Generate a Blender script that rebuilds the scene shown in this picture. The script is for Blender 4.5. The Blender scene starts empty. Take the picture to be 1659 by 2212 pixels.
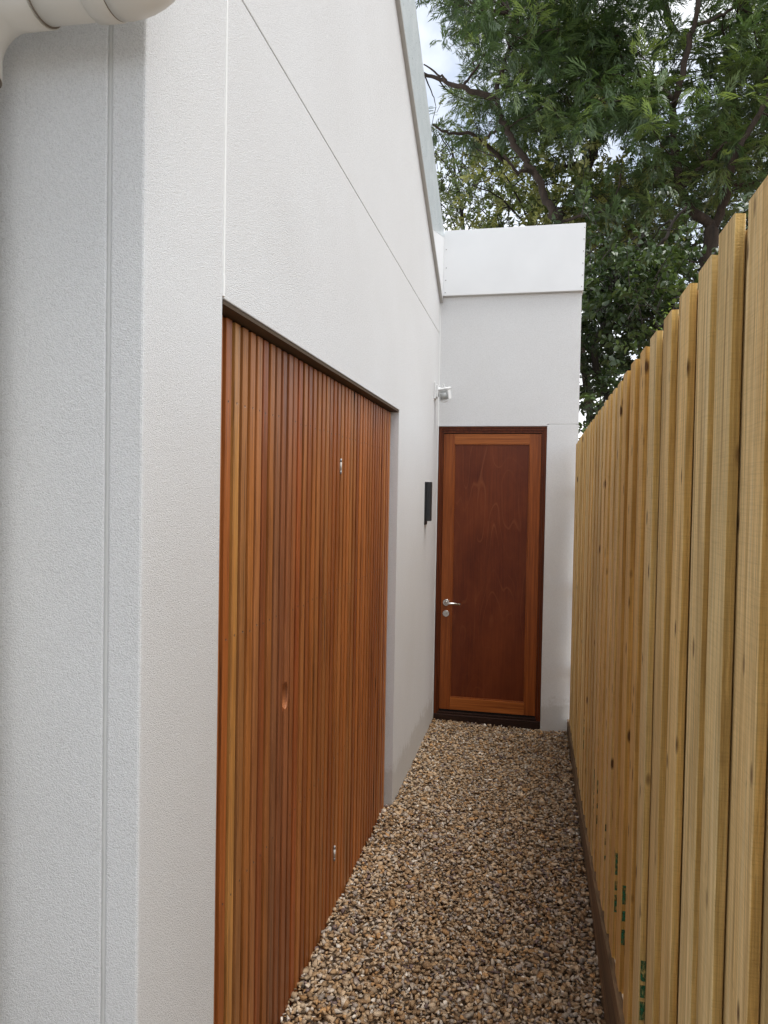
import bpy, bmesh, math, random
import numpy as np
from mathutils import Vector, Matrix

SC = bpy.context.scene
COL = SC.collection
rnd = random.Random(11)
rng = np.random.default_rng(7)

# ------------------------------------------------------------------ camera
H0 = 1.7
CR = Vector((0.97825, 0.20667, 0.01789))
CU = Vector((-0.02264, 0.02062, 0.99953))
CF = Vector((-0.20621, 0.97819, -0.02485))
FPX = 1554.93                       # focal length for a 1659 x 2212 picture
cam_d = bpy.data.cameras.new('camera')
cam = bpy.data.objects.new('camera', cam_d)
COL.objects.link(cam)
m = Matrix.Identity(4)
for i in range(3):
    m[i][0] = CR[i]; m[i][1] = CU[i]; m[i][2] = -CF[i]
m[2][3] = H0
cam.matrix_world = m
cam_d.sensor_fit = 'HORIZONTAL'
cam_d.sensor_width = 36.0
cam_d.lens = 36.0 * FPX / 1659.0
cam_d.clip_start = 0.02
cam_d.clip_end = 2000
SC.camera = cam

# ------------------------------------------------------------------ light and exposure
SUN_DIR = Vector((0.34, -0.12, 1.20)).normalized()
sun_d = bpy.data.lights.new('sun', 'SUN')
sun_d.energy = 1.5
sun_d.angle = math.radians(30)
sun_d.color = (1.0, 0.985, 0.965)
sun = bpy.data.objects.new('sun', sun_d)
COL.objects.link(sun)
sun.rotation_euler = SUN_DIR.to_track_quat('Z', 'Y').to_euler()
sun.location = SUN_DIR * 30

world = bpy.data.worlds.new('World')
SC.world = world
world.use_nodes = True
wn = world.node_tree
for n in list(wn.nodes):
    wn.nodes.remove(n)
w_out = wn.nodes.new('ShaderNodeOutputWorld')
w_bg = wn.nodes.new('ShaderNodeBackground')
w_bg.inputs['Strength'].default_value = 0.1
sky = wn.nodes.new('ShaderNodeTexSky')
sky.sky_type = 'NISHITA'
sky.sun_disc = False
sky.sun_elevation = math.asin(SUN_DIR.z)
sky.sun_rotation = math.atan2(SUN_DIR.x, SUN_DIR.y)
w_tc = wn.nodes.new('ShaderNodeTexCoord')
w_no = wn.nodes.new('ShaderNodeTexNoise')
w_no.noise_dimensions = '4D'
w_no.inputs['W'].default_value = 25.9
w_no.inputs['Scale'].default_value = 3.2
w_no.inputs['Detail'].default_value = 6
w_no.inputs['Roughness'].default_value = 0.55
w_rp = wn.nodes.new('ShaderNodeValToRGB')
w_rp.color_ramp.elements[0].position = 0.37
w_rp.color_ramp.elements[0].color = (0.34, 0.34, 0.34, 1)
w_rp.color_ramp.elements[1].position = 0.56
w_rp.color_ramp.elements[1].color = (1, 1, 1, 1)
w_mx = wn.nodes.new('ShaderNodeMixRGB')
w_mx.inputs['Color2'].default_value = (8.15, 8.33, 8.5, 1)      # the cloud deck
wn.links.new(w_tc.outputs['Generated'], w_no.inputs['Vector'])
wn.links.new(w_no.outputs['Fac'], w_rp.inputs['Fac'])
wn.links.new(w_rp.outputs['Color'], w_mx.inputs['Fac'])
wn.links.new(sky.outputs['Color'], w_mx.inputs['Color1'])
wn.links.new(w_mx.outputs['Color'], w_bg.inputs['Color'])
wn.links.new(w_bg.outputs['Background'], w_out.inputs['Surface'])

SC.view_settings.view_transform = 'Standard'
SC.view_settings.look = 'None'
SC.view_settings.exposure = 0.86
SC.view_settings.gamma = 1.0
try:
    SC.cycles.max_bounces = 8
    SC.cycles.diffuse_bounces = 5
    SC.cycles.transparent_max_bounces = 8
except Exception:
    pass


# ------------------------------------------------------------------ node helpers
class NT:
    def __init__(self, name):
        self.m = bpy.data.materials.new(name)
        self.m.use_nodes = True
        self.t = self.m.node_tree
        self.p = self.t.nodes['Principled BSDF']
        self.out = self.t.nodes['Material Output']

    def n(self, kind, **kw):
        nd = self.t.nodes.new(kind)
        for k, v in kw.items():
            if k in nd.inputs:
                nd.inputs[k].default_value = v
            else:
                setattr(nd, k, v)
        return nd

    def l(self, a, b):
        self.t.links.new(a, b)

    def coords(self, scale=(1, 1, 1), obj=True, rand=True):
        if obj:
            s = self.n('ShaderNodeTexCoord').outputs['Object']
        else:
            s = self.n('ShaderNodeNewGeometry').outputs['Position']
        if rand:
            oi = self.n('ShaderNodeObjectInfo')
            mu = self.n('ShaderNodeMath', operation='MULTIPLY')
            mu.inputs[1].default_value = 37.0
            self.l(oi.outputs['Random'], mu.inputs[0])
            ad = self.n('ShaderNodeVectorMath', operation='ADD')
            self.l(s, ad.inputs[0])
            self.l(mu.outputs[0], ad.inputs[1])
            s = ad.outputs[0]
        mp = self.n('ShaderNodeMapping')
        mp.inputs['Scale'].default_value = scale
        self.l(s, mp.inputs['Vector'])
        return mp.outputs[0]

    def noise(self, vec, scale, detail=2, rough=0.5, dist=0.0):
        nd = self.n('ShaderNodeTexNoise')
        nd.inputs['Scale'].default_value = scale
        nd.inputs['Detail'].default_value = detail
        nd.inputs['Roughness'].default_value = rough
        nd.inputs['Distortion'].default_value = dist
        self.l(vec, nd.inputs['Vector'])
        return nd.outputs['Fac']

    def ramp(self, fac, stops):
        r = self.n('ShaderNodeValToRGB')
        e = r.color_ramp.elements
        while len(e) > 1:
            e.remove(e[-1])
        for i, (p, c) in enumerate(stops):
            el = e[0] if i == 0 else e.new(p)
            el.position = p
            el.color = (*c, 1) if len(c) == 3 else c
        self.l(fac, r.inputs['Fac'])
        return r.outputs['Color']

    def mix(self, a, b, fac, mode='MIX'):
        x = self.n('ShaderNodeMixRGB', blend_type=mode)
        for sock, val in ((x.inputs['Color1'], a), (x.inputs['Color2'], b), (x.inputs['Fac'], fac)):
            if isinstance(val, bpy.types.NodeSocket):
                self.l(val, sock)
            elif isinstance(val, (int, float)):
                sock.default_value = val
            else:
                sock.default_value = (*val, 1)
        return x.outputs['Color']

    def bump(self, h, strength, dist, prev=None):
        b = self.n('ShaderNodeBump')
        b.inputs['Strength'].default_value = strength
        b.inputs['Distance'].default_value = dist
        self.l(h, b.inputs['Height'])
        if prev is not None:
            self.l(prev, b.inputs['Normal'])
        return b.outputs['Normal']

    def done(self, col=None, rough=0.6, nrm=None, **kw):
        p = self.p
        if col is not None:
            if isinstance(col, bpy.types.NodeSocket):
                self.l(col, p.inputs['Base Color'])
            else:
                p.inputs['Base Color'].default_value = (*col, 1)
        if isinstance(rough, bpy.types.NodeSocket):
            self.l(rough, p.inputs['Roughness'])
        else:
            p.inputs['Roughness'].default_value = rough
        if nrm is not None:
            self.l(nrm, p.inputs['Normal'])
        for k, v in kw.items():
            p.inputs[k].default_value = v
        return self.m


def G(v):
    return (v, v, v)


def mk_stucco():
    t = NT('acrylic_render')
    c = t.coords((1, 1, 1), obj=False, rand=False)
    n1 = t.noise(c, 390, 2, 0.55, 0.3)
    n2 = t.noise(c, 150, 2, 0.5)
    n3 = t.noise(c, 1.3, 4, 0.6)
    h = t.mix(n1, n2, 0.25)
    relief_shade = t.ramp(h, [(0.3, (0.66, 0.66, 0.655)), (0.45, (0.755, 0.757, 0.755)), (0.62, (0.82, 0.822, 0.82))])  # pits darker, crests lighter: relief shading put into the colour
    soil = t.ramp(n3, [(0.3, (0.955, 0.95, 0.945)), (0.65, (1, 1, 1))])
    col = t.mix(relief_shade, soil, 1.0, 'MULTIPLY')
    sx = t.n('ShaderNodeSeparateXYZ')
    t.l(c, sx.inputs[0])
    ad = t.n('ShaderNodeMath', operation='MULTIPLY_ADD')      # splash dirt just above the gravel, ragged edge
    t.l(t.noise(c, 14, 5, 0.7), ad.inputs[0])
    ad.inputs[1].default_value = -0.34
    t.l(sx.outputs['Z'], ad.inputs[2])
    dirt = t.ramp(ad.outputs[0], [(0.0, (0.74, 0.71, 0.66)), (0.05, (1, 1, 1))])
    col = t.mix(col, dirt, 0.6, 'MULTIPLY')
    nr = t.bump(h, 0.95, 0.0042)
    return t.done(col, 0.85, nr, **{'Specular IOR Level': 0.25})


def mk_paint(name, col, rough=0.5, bump=0.05, metallic=0.0):
    t = NT(name)
    c = t.coords((1, 1, 1), obj=False, rand=False)
    n = t.noise(c, 40, 3)
    n2 = t.noise(c, 3, 3)
    cc = t.ramp(n2, [(0.3, tuple(x * 0.94 for x in col)), (0.7, col)])
    return t.done(cc, rough, t.bump(n, bump, 0.002), Metallic=metallic)


def mk_flashing():
    t = NT('galvanised_flashing')
    c = t.coords((1, 1, 1), obj=False, rand=False)
    n = t.noise(c, 60, 4, 0.7)
    n2 = t.noise(c, 7, 4, 0.6)
    v = t.n('ShaderNodeTexVoronoi')
    v.inputs['Scale'].default_value = 95
    t.l(c, v.inputs['Vector'])
    sp = t.ramp(v.outputs['Distance'], [(0.0, G(1)), (0.16, G(1)), (0.24, G(0))])
    base = t.ramp(n2, [(0.3, (0.62, 0.68, 0.70)), (0.7, (0.76, 0.81, 0.83))])
    col = t.mix(base, (0.90, 0.93, 0.94), sp)
    return t.done(col, t.ramp(n, [(0.3, G(0.25)), (0.7, G(0.45))]), t.bump(sp, 0.35, 0.003), Metallic=0.2)


def mk_batten():
    t = NT('oiled_hardwood')
    oi = t.n('ShaderNodeObjectInfo')
    g = t.coords((90, 90, 2.2))
    n = t.noise(g, 1.0, 4, 0.65, 0.4)
    f = t.coords((300, 300, 9))
    n2 = t.noise(f, 1.0, 2, 0.6)
    bl = t.coords((8, 8, 1.4))
    n3 = t.noise(bl, 1.0, 3, 0.5)
    k = t.ramp(n, [(0.25, G(0.36)), (0.45, G(0.90)), (0.75, G(1.25))])
    k2 = t.ramp(n2, [(0.3, G(0.78)), (0.6, G(1.05))])
    col = t.mix(oi.outputs['Color'], k, 1.0, 'MULTIPLY')
    col = t.mix(col, k2, 1.0, 'MULTIPLY')
    tint = t.ramp(n3, [(0.30, (0.62, 0.50, 0.42)), (0.5, (1, 1, 1)), (0.72, (1.12, 1.06, 0.95))])
    col = t.mix(col, tint, 0.75, 'MULTIPLY')
    # dark gum veins and small knots
    vv = t.coords((26, 26, 1.1))
    vn = t.noise(vv, 1.0, 2, 0.5, 1.0)
    vein = t.ramp(vn, [(0.0, G(1)), (0.235, G(1)), (0.27, G(0))])
    col = t.mix(col, (0.035, 0.012, 0.006), vein)
    ro = t.ramp(n3, [(0.3, G(0.34)), (0.7, G(0.52))])
    return t.done(col, ro, t.bump(n, 0.25, 0.0015), **{'Specular IOR Level': 0.4})


def mk_door_wood(name, dark, lite, axis_scale, rough=0.32):
    t = NT(name)
    c = t.coords(axis_scale)
    n = t.noise(c, 1.0, 4, 0.6, 0.3)
    f = t.noise(t.coords(tuple(x * 4 for x in axis_scale)), 1.0, 2)
    col = t.ramp(n, [(0.25, dark), (0.75, lite)])
    col = t.mix(col, t.ramp(f, [(0.3, G(0.75)), (0.65, G(1.08))]), 1.0, 'MULTIPLY')
    return t.done(col, rough, t.bump(f, 0.12, 0.001), **{'Specular IOR Level': 0.28})


def mk_plywood():
    t = NT('stained_plywood')
    c = t.coords((3.0, 1, 0.55), rand=False)
    n = t.noise(c, 1.3, 2, 0.4, 0.25)
    mm = t.n('ShaderNodeMath', operation='MULTIPLY')
    mm.inputs[1].default_value = 17.0
    t.l(n, mm.inputs[0])
    fr = t.n('ShaderNodeMath', operation='FRACT')
    t.l(mm.outputs[0], fr.inputs[0])
    line = t.ramp(fr.outputs[0], [(0.0, G(0)), (0.84, G(0.0)), (0.93, G(1)), (1.0, G(0.0))])
    msk = t.ramp(t.noise(t.coords((1.4, 1, 1.1), rand=False), 1.7, 2), [(0.40, G(0)), (0.64, G(0.55))])
    line = t.mix(line, msk, 1.0, 'MULTIPLY')
    mott = t.noise(t.coords((3, 1, 1.6), rand=False), 1.6, 4, 0.6)
    base = t.ramp(mott, [(0.3, (0.105, 0.018, 0.004)), (0.7, (0.180, 0.038, 0.009))])
    fine = t.noise(t.coords((160, 1, 4), rand=False), 1.0, 2)
    base = t.mix(base, t.ramp(fine, [(0.3, G(0.82)), (0.7, G(1.08))]), 1.0, 'MULTIPLY')
    col = t.mix(base, (0.26, 0.075, 0.025), line)
    return t.done(col, 0.34, t.bump(fine, 0.06, 0.001), **{'Specular IOR Level': 0.28})


def mk_paling(name, edge=False):
    t = NT(name)
    oi = t.n('ShaderNodeObjectInfo')
    g = t.coords((60, 60, 1.6))
    n = t.noise(g, 1.0, 4, 0.6, 0.5)
    f = t.noise(t.coords((240, 240, 5)), 1.0, 3, 0.6)
    blot = t.noise(t.coords((9, 9, 1.1)), 1.0, 3, 0.6)
    if edge:
        lo, mid, hi = (0.44, 0.265, 0.080), (0.68, 0.45, 0.155), (0.80, 0.58, 0.25)
    else:
        lo, mid, hi = (0.54, 0.36, 0.145), (0.80, 0.60, 0.295), (0.86, 0.71, 0.42)
    col = t.ramp(n, [(0.22, lo), (0.5, mid), (0.78, hi)])
    col = t.mix(col, t.ramp(f, [(0.3, G(0.70)), (0.60, G(1.06))]), 1.0, 'MULTIPLY')
    # treatment stain: olive and grey-brown streaks
    st = t.ramp(blot, [(0.34, (0.72, 0.66, 0.54)), (0.50, (1, 1, 1)), (0.70, (1.04, 1.0, 0.93))])
    col = t.mix(col, st, 0.6, 'MULTIPLY')
    stk = t.noise(t.coords((45, 45, 0.9)), 1.0, 3, 0.65)
    col = t.mix(col, t.ramp(stk, [(0.30, (0.55, 0.47, 0.38)), (0.43, (1, 1, 1)), (0.58, (1, 1, 1)), (0.72, (1.18, 1.20, 1.22))]), 0.9, 'MULTIPLY')
    col = t.mix(col, oi.outputs['Color'], 1.0, 'MULTIPLY')
    saw = t.noise(t.coords((12, 12, 420)), 1.0, 2, 0.7, 0.6)
    col = t.mix(col, t.ramp(saw, [(0.36, G(0.80)), (0.50, G(1.0)), (0.68, G(1.07))]), 0.42, 'MULTIPLY')
    chip = t.noise(t.coords((70, 70, 16)), 1.0, 3, 0.7)
    col = t.mix(col, (0.20, 0.11, 0.04), t.ramp(chip, [(0.70, G(0.0)), (0.76, G(0.7))]))
    # knots
    v = t.n('ShaderNodeTexVoronoi')
    v.inputs['Scale'].default_value = 1.0
    t.l(t.coords((20, 20, 8.0)), v.inputs['Vector'])
    kn = t.ramp(v.outputs['Distance'], [(0.0, G(1)), (0.09, G(1)), (0.19, G(0))])
    kr = t.ramp(t.noise(t.coords((3, 3, 1.0)), 1.0, 1), [(0.40, G(0)), (0.46, G(1))])
    kn = t.mix(kn, kr, 1.0, 'MULTIPLY')
    col = t.mix(col, (0.11, 0.052, 0.018), kn)
    # saw marks across the board
    rough = t.noise(t.coords((140, 140, 230) if edge else (60, 60, 330)), 1.0, 2, 0.6, 0.8)
    nr = t.bump(rough, 0.55 if edge else 0.22, 0.0022)
    nr = t.bump(f, 0.8, 0.003, nr)
    return t.done(col, 0.78, nr, **{'Specular IOR Level': 0.25})


def mk_plinth():
    t = NT('damp_treated_pine')
    n = t.noise(t.coords((60, 2.0, 60)), 1.0, 4, 0.65, 0.5)
    n2 = t.noise(t.coords((10, 1.0, 14)), 1.0, 3)
    col = t.ramp(n, [(0.25, (0.06, 0.035, 0.016)), (0.5, (0.17, 0.105, 0.05)), (0.75, (0.30, 0.20, 0.105))])
    col = t.mix(col, t.ramp(n2, [(0.35, G(0.65)), (0.65, G(1.15))]), 1.0, 'MULTIPLY')
    return t.done(col, 0.75, t.bump(n, 0.5, 0.003))


def mk_vcol(name, rough=0.6, trans=0.0, bump=0.0, spec=0.4):
    t = NT(name)
    a = t.n('ShaderNodeAttribute', attribute_name='tint')
    col = a.outputs['Color']
    nr = None
    if bump:
        c = t.coords((1, 1, 1), obj=False, rand=False)
        n = t.noise(c, 190, 4, 0.7)
        col = t.mix(col, t.ramp(n, [(0.3, G(0.62)), (0.5, G(0.98)), (0.7, G(1.22))]), 1.0, 'MULTIPLY')
        nr = t.bump(n, bump, 0.003)
    t.done(col, rough, nr, **{'Specular IOR Level': spec})
    if trans:
        tr = t.n('ShaderNodeBsdfTranslucent')
        t.l(t.mix(col, (1.25, 1.35, 0.55), 1.0, 'MULTIPLY'), tr.inputs['Color'])
        ms = t.n('ShaderNodeMixShader')
        ms.inputs['Fac'].default_value = trans
        t.l(t.p.outputs[0], ms.inputs[1])
        t.l(tr.outputs[0], ms.inputs[2])
        t.l(ms.outputs[0], t.out.inputs['Surface'])
    return t.m


def mk_bark(name, a, b):
    t = NT(name)
    c = t.coords((9, 9, 2.5), obj=False, rand=False)
    n = t.noise(c, 2.2, 5, 0.7, 0.6)
    return t.done(t.ramp(n, [(0.3, a), (0.7, b)]), 0.9, t.bump(n, 0.8, 0.02))


def mk_ground():
    t = NT('gravelly_earth')
    c = t.coords((1, 1, 1), obj=False, rand=False)
    n = t.noise(c, 70, 4, 0.7)
    n2 = t.noise(c, 1.5, 4)
    col = t.ramp(n, [(0.3, (0.12, 0.08, 0.045)), (0.6, (0.30, 0.21, 0.13)), (0.75, (0.42, 0.33, 0.23))])
    col = t.mix(col, t.ramp(n2, [(0.3, G(0.7)), (0.7, G(1.05))]), 1.0, 'MULTIPLY')
    return t.done(col, 0.9, t.bump(n, 0.8, 0.01))


def mk_green_paint():
    t = NT('green_stencil_paint')
    n = t.noise(t.coords((120, 120, 60)), 1.0, 3, 0.6)
    r = t.ramp(n, [(0.36, G(0.0)), (0.58, G(0.75))])
    t.l(r, t.p.inputs['Alpha'])
    return t.done((0.025, 0.17, 0.08), 0.8)


M = dict(
    stucco=mk_stucco(),
    core=mk_paint('grey_joint_backing', (0.42, 0.42, 0.41), 0.8),  # even grey for the joint backing and house core
    sealant=mk_paint('white_sealant', (0.90, 0.90, 0.88), 0.42, 0.25),
    grey_sealant=mk_paint('grey_sealant', (0.60, 0.60, 0.58), 0.40, 0.25),
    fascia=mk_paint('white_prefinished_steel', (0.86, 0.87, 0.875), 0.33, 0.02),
    drip=mk_paint('shaded_underside_trim', (0.46, 0.45, 0.43), 0.5),
    flashing=mk_flashing(),
    roof=mk_paint('roof_sheet', (0.55, 0.57, 0.58), 0.45),
    rivet=mk_paint('rivet_metal', (0.42, 0.42, 0.42), 0.4, 0.0, 0.6),
    batten=mk_batten(),
    backing=mk_paint('dark_stained_backing', (0.035, 0.012, 0.005), 0.7),
    soffit=mk_paint('soffit_timber_trim', (0.085, 0.055, 0.030), 0.8),
    nail=mk_paint('nail_head', (0.05, 0.03, 0.02), 0.5),
    steel=mk_paint('brushed_stainless', (0.62, 0.60, 0.57), 0.27, 0.03, 1.0),
    zinc=mk_paint('zinc_hinge', (0.66, 0.62, 0.56), 0.7, 0.0, 0.0),
    stile=mk_door_wood('oiled_cedar_stile', (0.19, 0.043, 0.008), (0.38, 0.102, 0.020), (70, 70, 1.6)),
    rail=mk_door_wood('oiled_cedar_rail', (0.25, 0.062, 0.011), (0.50, 0.155, 0.034), (1.6, 70, 70)),
    frame=mk_door_wood('dark_cedar_frame', (0.075, 0.014, 0.003), (0.19, 0.042, 0.008), (60, 60, 1.8), 0.38),
    sill=mk_door_wood('dark_sill_timber', (0.015, 0.006, 0.004), (0.04, 0.016, 0.009), (2, 60, 60), 0.45),
    ply=mk_plywood(),
    seal=mk_paint('black_weather_seal', (0.012, 0.010, 0.009), 0.7),
    pvc=mk_paint('cream_pvc', (0.72, 0.69, 0.63), 0.38, 0.02),
    pvcdark=mk_paint('pipe_joint_grime', (0.20, 0.16, 0.12), 0.6),
    black=mk_paint('black_powder_coat', (0.018, 0.018, 0.020), 0.55, 0.05),
    white_plastic=mk_paint('white_plastic', (0.80, 0.80, 0.79), 0.4),
    lens=mk_paint('grey_sensor_lens', (0.40, 0.41, 0.40), 0.35),
    paling=mk_paling('treated_pine_face'),
    paling_edge=mk_paling('treated_pine_edge', True),
    plinth=mk_plinth(),
    green=mk_green_paint(),
    gravel=mk_vcol('river_gravel', 0.72, 0.0, 0.3, 0.35),
    leaf=mk_vcol('leaf', 0.36, 0.20, 0.0, 0.6),
    bark=mk_bark('brown_bark', (0.018, 0.012, 0.008), (0.058, 0.037, 0.025)),
    darkbark=mk_bark('dark_bark', (0.012, 0.009, 0.007), (0.045, 0.034, 0.026)),
    ground=mk_ground(),
)


# ------------------------------------------------------------------ object helpers
def link(name, me, parent=None, mat=None):
    o = bpy.data.objects.new(name, me)
    COL.objects.link(o)
    if parent is not None:
        o.parent = parent
    if mat is not None:
        for mm in (mat if isinstance(mat, (list, tuple)) else [mat]):
            me.materials.append(mm)
    return o


def obj(name, bm, mat, parent=None, smooth=False):
    me = bpy.data.meshes.new(name)
    bmesh.ops.recalc_face_normals(bm, faces=bm.faces)
    if smooth:
        for f in bm.faces:
            f.smooth = True
    bm.to_mesh(me)
    bm.free()
    return link(name, me, parent, mat)


def thing(name, label, cat, loc=(0, 0, 0), group=None):
    o = bpy.data.objects.new(name, None)
    COL.objects.link(o)
    o.empty_display_size = 0.1
    o['label'] = label
    o['category'] = cat
    if group:
        o['group'] = group
    return o


def tag(o, label, cat, group=None):
    o['label'] = label
    o['category'] = cat
    if group:
        o['group'] = group
    return o


def box(bm, x0, x1, y0, y1, z0, z1, bev=0.0, mi=0):
    b = bmesh.new()
    bmesh.ops.create_cube(b, size=1.0)
    for v in b.verts:
        v.co = Vector(((x0 + x1) / 2 + v.co.x * (x1 - x0), (y0 + y1) / 2 + v.co.y * (y1 - y0), (z0 + z1) / 2 + v.co.z * (z1 - z0)))
    if bev:
        bmesh.ops.bevel(b, geom=b.edges[:], offset=bev, segments=2, affect='EDGES', profile=0.5)
    merge(bm, b, mi)


def merge(bm, b, mi=0):
    mp = {}
    for v in b.verts:
        mp[v] = bm.verts.new(v.co)
    for f in b.faces:
        nf = bm.faces.new([mp[v] for v in f.verts])
        nf.material_index = mi if mi else f.material_index
        nf.smooth = f.smooth
    b.free()


def prism(bm, poly, axis, a0, a1, bev=0.0, mi=0):
    """poly: 2D outline; axis 'x': points are (y,z); axis 'y': points are (x,z)."""
    b = bmesh.new()

    def P(p, a):
        return (a, p[0], p[1]) if axis == 'x' else (p[0], a, p[1])
    v0 = [b.verts.new(P(p, a0)) for p in poly]
    v1 = [b.verts.new(P(p, a1)) for p in poly]
    b.faces.new(v0)
    b.faces.new(v1[::-1])
    n = len(poly)
    for i in range(n):
        b.faces.new((v0[i], v1[i], v1[(i + 1) % n], v0[(i + 1) % n]))
    bmesh.ops.recalc_face_normals(b, faces=b.faces)
    if bev:
        bmesh.ops.bevel(b, geom=b.edges[:], offset=bev, segments=2, affect='EDGES', profile=0.5)
    merge(bm, b, mi)


def tube(bm, pts, radii, seg=24, caps=True, mi=0, smooth=True):
    pts = [Vector(p) for p in pts]
    rings = []
    prev = None
    for i, p in enumerate(pts):
        d = (pts[min(i + 1, len(pts) - 1)] - pts[max(i - 1, 0)]).normalized()
        if prev is None:
            a = Vector((0, 0, 1)) if abs(d.z) < 0.9 else Vector((1, 0, 0))
            s = d.cross(a).normalized()
        else:
            s = (prev - d * prev.dot(d)).normalized()
        prev = s
        t = d.cross(s)
        r = radii[i] if isinstance(radii, (list, tuple)) else radii
        rings.append([bm.verts.new(p + (s * math.cos(2 * math.pi * k / seg) + t * math.sin(2 * math.pi * k / seg)) * r) for k in range(seg)])
    for a, b in zip(rings, rings[1:]):
        for k in range(seg):
            f = bm.faces.new((a[k], a[(k + 1) % seg], b[(k + 1) % seg], b[k]))
            f.smooth = smooth
            f.material_index = mi
    if caps:
        for rg in (rings[0][::-1], rings[-1]):
            f = bm.faces.new(rg)
            f.material_index = mi


def disc(bm, c, d, r, h, seg=20, mi=0, bev=0.0):
    c = Vector(c)
    d = Vector(d).normalized()
    if bev:
        tube(bm, [c, c + d * (h - bev), c + d * h], [r, r, r - bev], seg, True, mi)
    else:
        tube(bm, [c, c + d * h], r, seg, True, mi)


def np_mesh(name, V, F, mat, parent=None, col=None, smooth=False):
    me = bpy.data.meshes.new(name)
    n = len(V)
    k = F.shape[1]
    me.vertices.add(n)
    me.vertices.foreach_set('co', np.ascontiguousarray(V, dtype=np.float32).ravel())
    me.loops.add(F.size)
    me.loops.foreach_set('vertex_index', np.ascontiguousarray(F, dtype=np.int32).ravel())
    me.polygons.add(len(F))
    me.polygons.foreach_set('loop_start', np.arange(0, F.size, k, dtype=np.int32))
    if smooth:
        me.polygons.foreach_set('use_smooth', np.ones(len(F), dtype=bool))
    me.update(calc_edges=True)
    if col is not None:
        at = me.color_attributes.new('tint', 'FLOAT_COLOR', 'POINT')
        c4 = np.ones((n, 4), dtype=np.float32)
        c4[:, :3] = col
        at.data.foreach_set('color', c4.ravel())
    return link(name, me, parent, mat)


# ------------------------------------------------------------------ ground
bm = bmesh.new()
bmesh.ops.create_grid(bm, x_segments=40, y_segments=40, size=250)
for v in bm.verts:
    v.co.z = -0.03
g = obj('ground', bm, M['ground'])
g['kind'] = 'structure'

bm = bmesh.new()
box(bm, -9, 6, -12, 0.28, -0.10, -0.012, 0.004)  # unseen pale slab added to bounce light up the lower walls
g = obj('bounce_slab', bm, mk_paint('bounce_slab_concrete', (0.45, 0.45, 0.44), 0.85, 0.3))
g['kind'] = 'structure'

# ------------------------------------------------------------------ house
XW, YF, YE = -0.728, 1.235, 5.357           # side wall face, front wall face, end wall face
OY0, OY1, OZ = 1.589, 3.807, 2.152          # timber door opening
SL = 0.545


def rake(y, z_end):
    return z_end + SL * (5.33 - y)


house = thing('house', 'white rendered house with a raking side wall, hidden batten door and stepped back entry door', 'house')


def hpart(name, bm, mat, smooth=False, label=None, parent=None):
    o = obj(name, bm, mat, parent or house, smooth)
    if label:
        o['label'] = label
    return o


rz = lambda y: rake(y, 3.16)
bm = bmesh.new()
prism(bm, [(YF, -0.3), (1.5825, -0.3), (1.5825, rz(1.5825)), (YF, rz(YF))], 'x', -0.799, XW, 0.005)
hpart('side_wall', bm, M['stucco'])
bm = bmesh.new()
prism(bm, [(1.5865, OZ), (OY1, OZ), (OY1, -0.3), (YE + 0.15, -0.3), (YE + 0.15, 2.8955), (1.5865, 2.8955)], 'x', -0.90, XW, 0.0025)
hpart('side_wall', bm, M['stucco'])
bm = bmesh.new()
prism(bm, [(1.5865, 2.899), (YE + 0.15, 2.899), (YE + 0.15, rz(YE + 0.15)), (1.5865, rz(1.5865))], 'x', -0.90, XW, 0.0025)
hpart('side_wall', bm, M['stucco'])
# backing of the joints
bm = bmesh.new()
prism(bm, [(1.30, 2.20), (YE + 0.1, 2.20), (YE + 0.1, rz(YE) - 0.1), (1.30, rz(1.30) - 0.1)], 'x', -1.05, -0.905)
box(bm, -0.9045, -0.735, 1.5845 - 0.001, 1.5845 + 0.001, 2.2, 3.9)
hpart('wall_core', bm, M['core'])
# sealed vertical joint above the timber door
bm = bmesh.new()
box(bm, -0.74, -0.7258, 1.5806, 1.5874, OZ + 0.04, rz(1.58) - 0.1, 0.0012)
box(bm, -0.74, -0.7250, 1.5796, 1.5882, OZ + 0.004, OZ + 0.055, 0.0015)
hpart('joint_sealant', bm, M['sealant'])
# groove backing for the horizontal line
bm = bmesh.new()
box(bm, -0.76, -0.7345, 1.60, YE + 0.02, 2.890, 2.905)
hpart('groove_backing', bm, M['core'])
# front wall with a caulked control joint
bm = bmesh.new()
box(bm, -7.0, -0.8075, YF, YF + 0.2, -0.3, 5.2, 0.003)
hpart('front_wall', bm, M['stucco'])
bm = bmesh.new()
pts = [(-0.8033, YF + 0.0075, -0.1 + i * 0.045) for i in range(119)]
tube(bm, [(x + rnd.uniform(-.0006, .0006), y + rnd.uniform(-.0006, .0006), z) for x, y, z in pts], 0.0062, 10)
hpart('joint_sealant', bm, M['grey_sealant'], True)
# end wall
bm = bmesh.new()
prism(bm, [(-0.90, 2.2135), (0.0675, 2.2135), (0.0675, 2.2275), (0.287, 2.2275), (0.287, 3.25), (-0.90, 3.25)], 'y', YE, YE + 0.14, 0.002)
hpart('end_wall', bm, M['stucco'])
bm = bmesh.new()
box(bm, 0.0675, 0.287, YE, YE + 0.14, -0.3, 2.2235, 0.002)
hpart('end_wall', bm, M['stucco'])
bm = bmesh.new()
box(bm, 0.08, 0.272, YE + 0.005, YE + 0.1, 2.215, 2.235)
hpart('groove_backing', bm, M['sealant'])
bm = bmesh.new()
tube(bm, [(XW + 0.001 + rnd.uniform(-.0004, .0004), YE - 0.001, 0.0 + 0.06 * i) for i in range(53)], 0.0042, 8)
hpart('joint_sealant', bm, M['sealant'], True)
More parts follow.
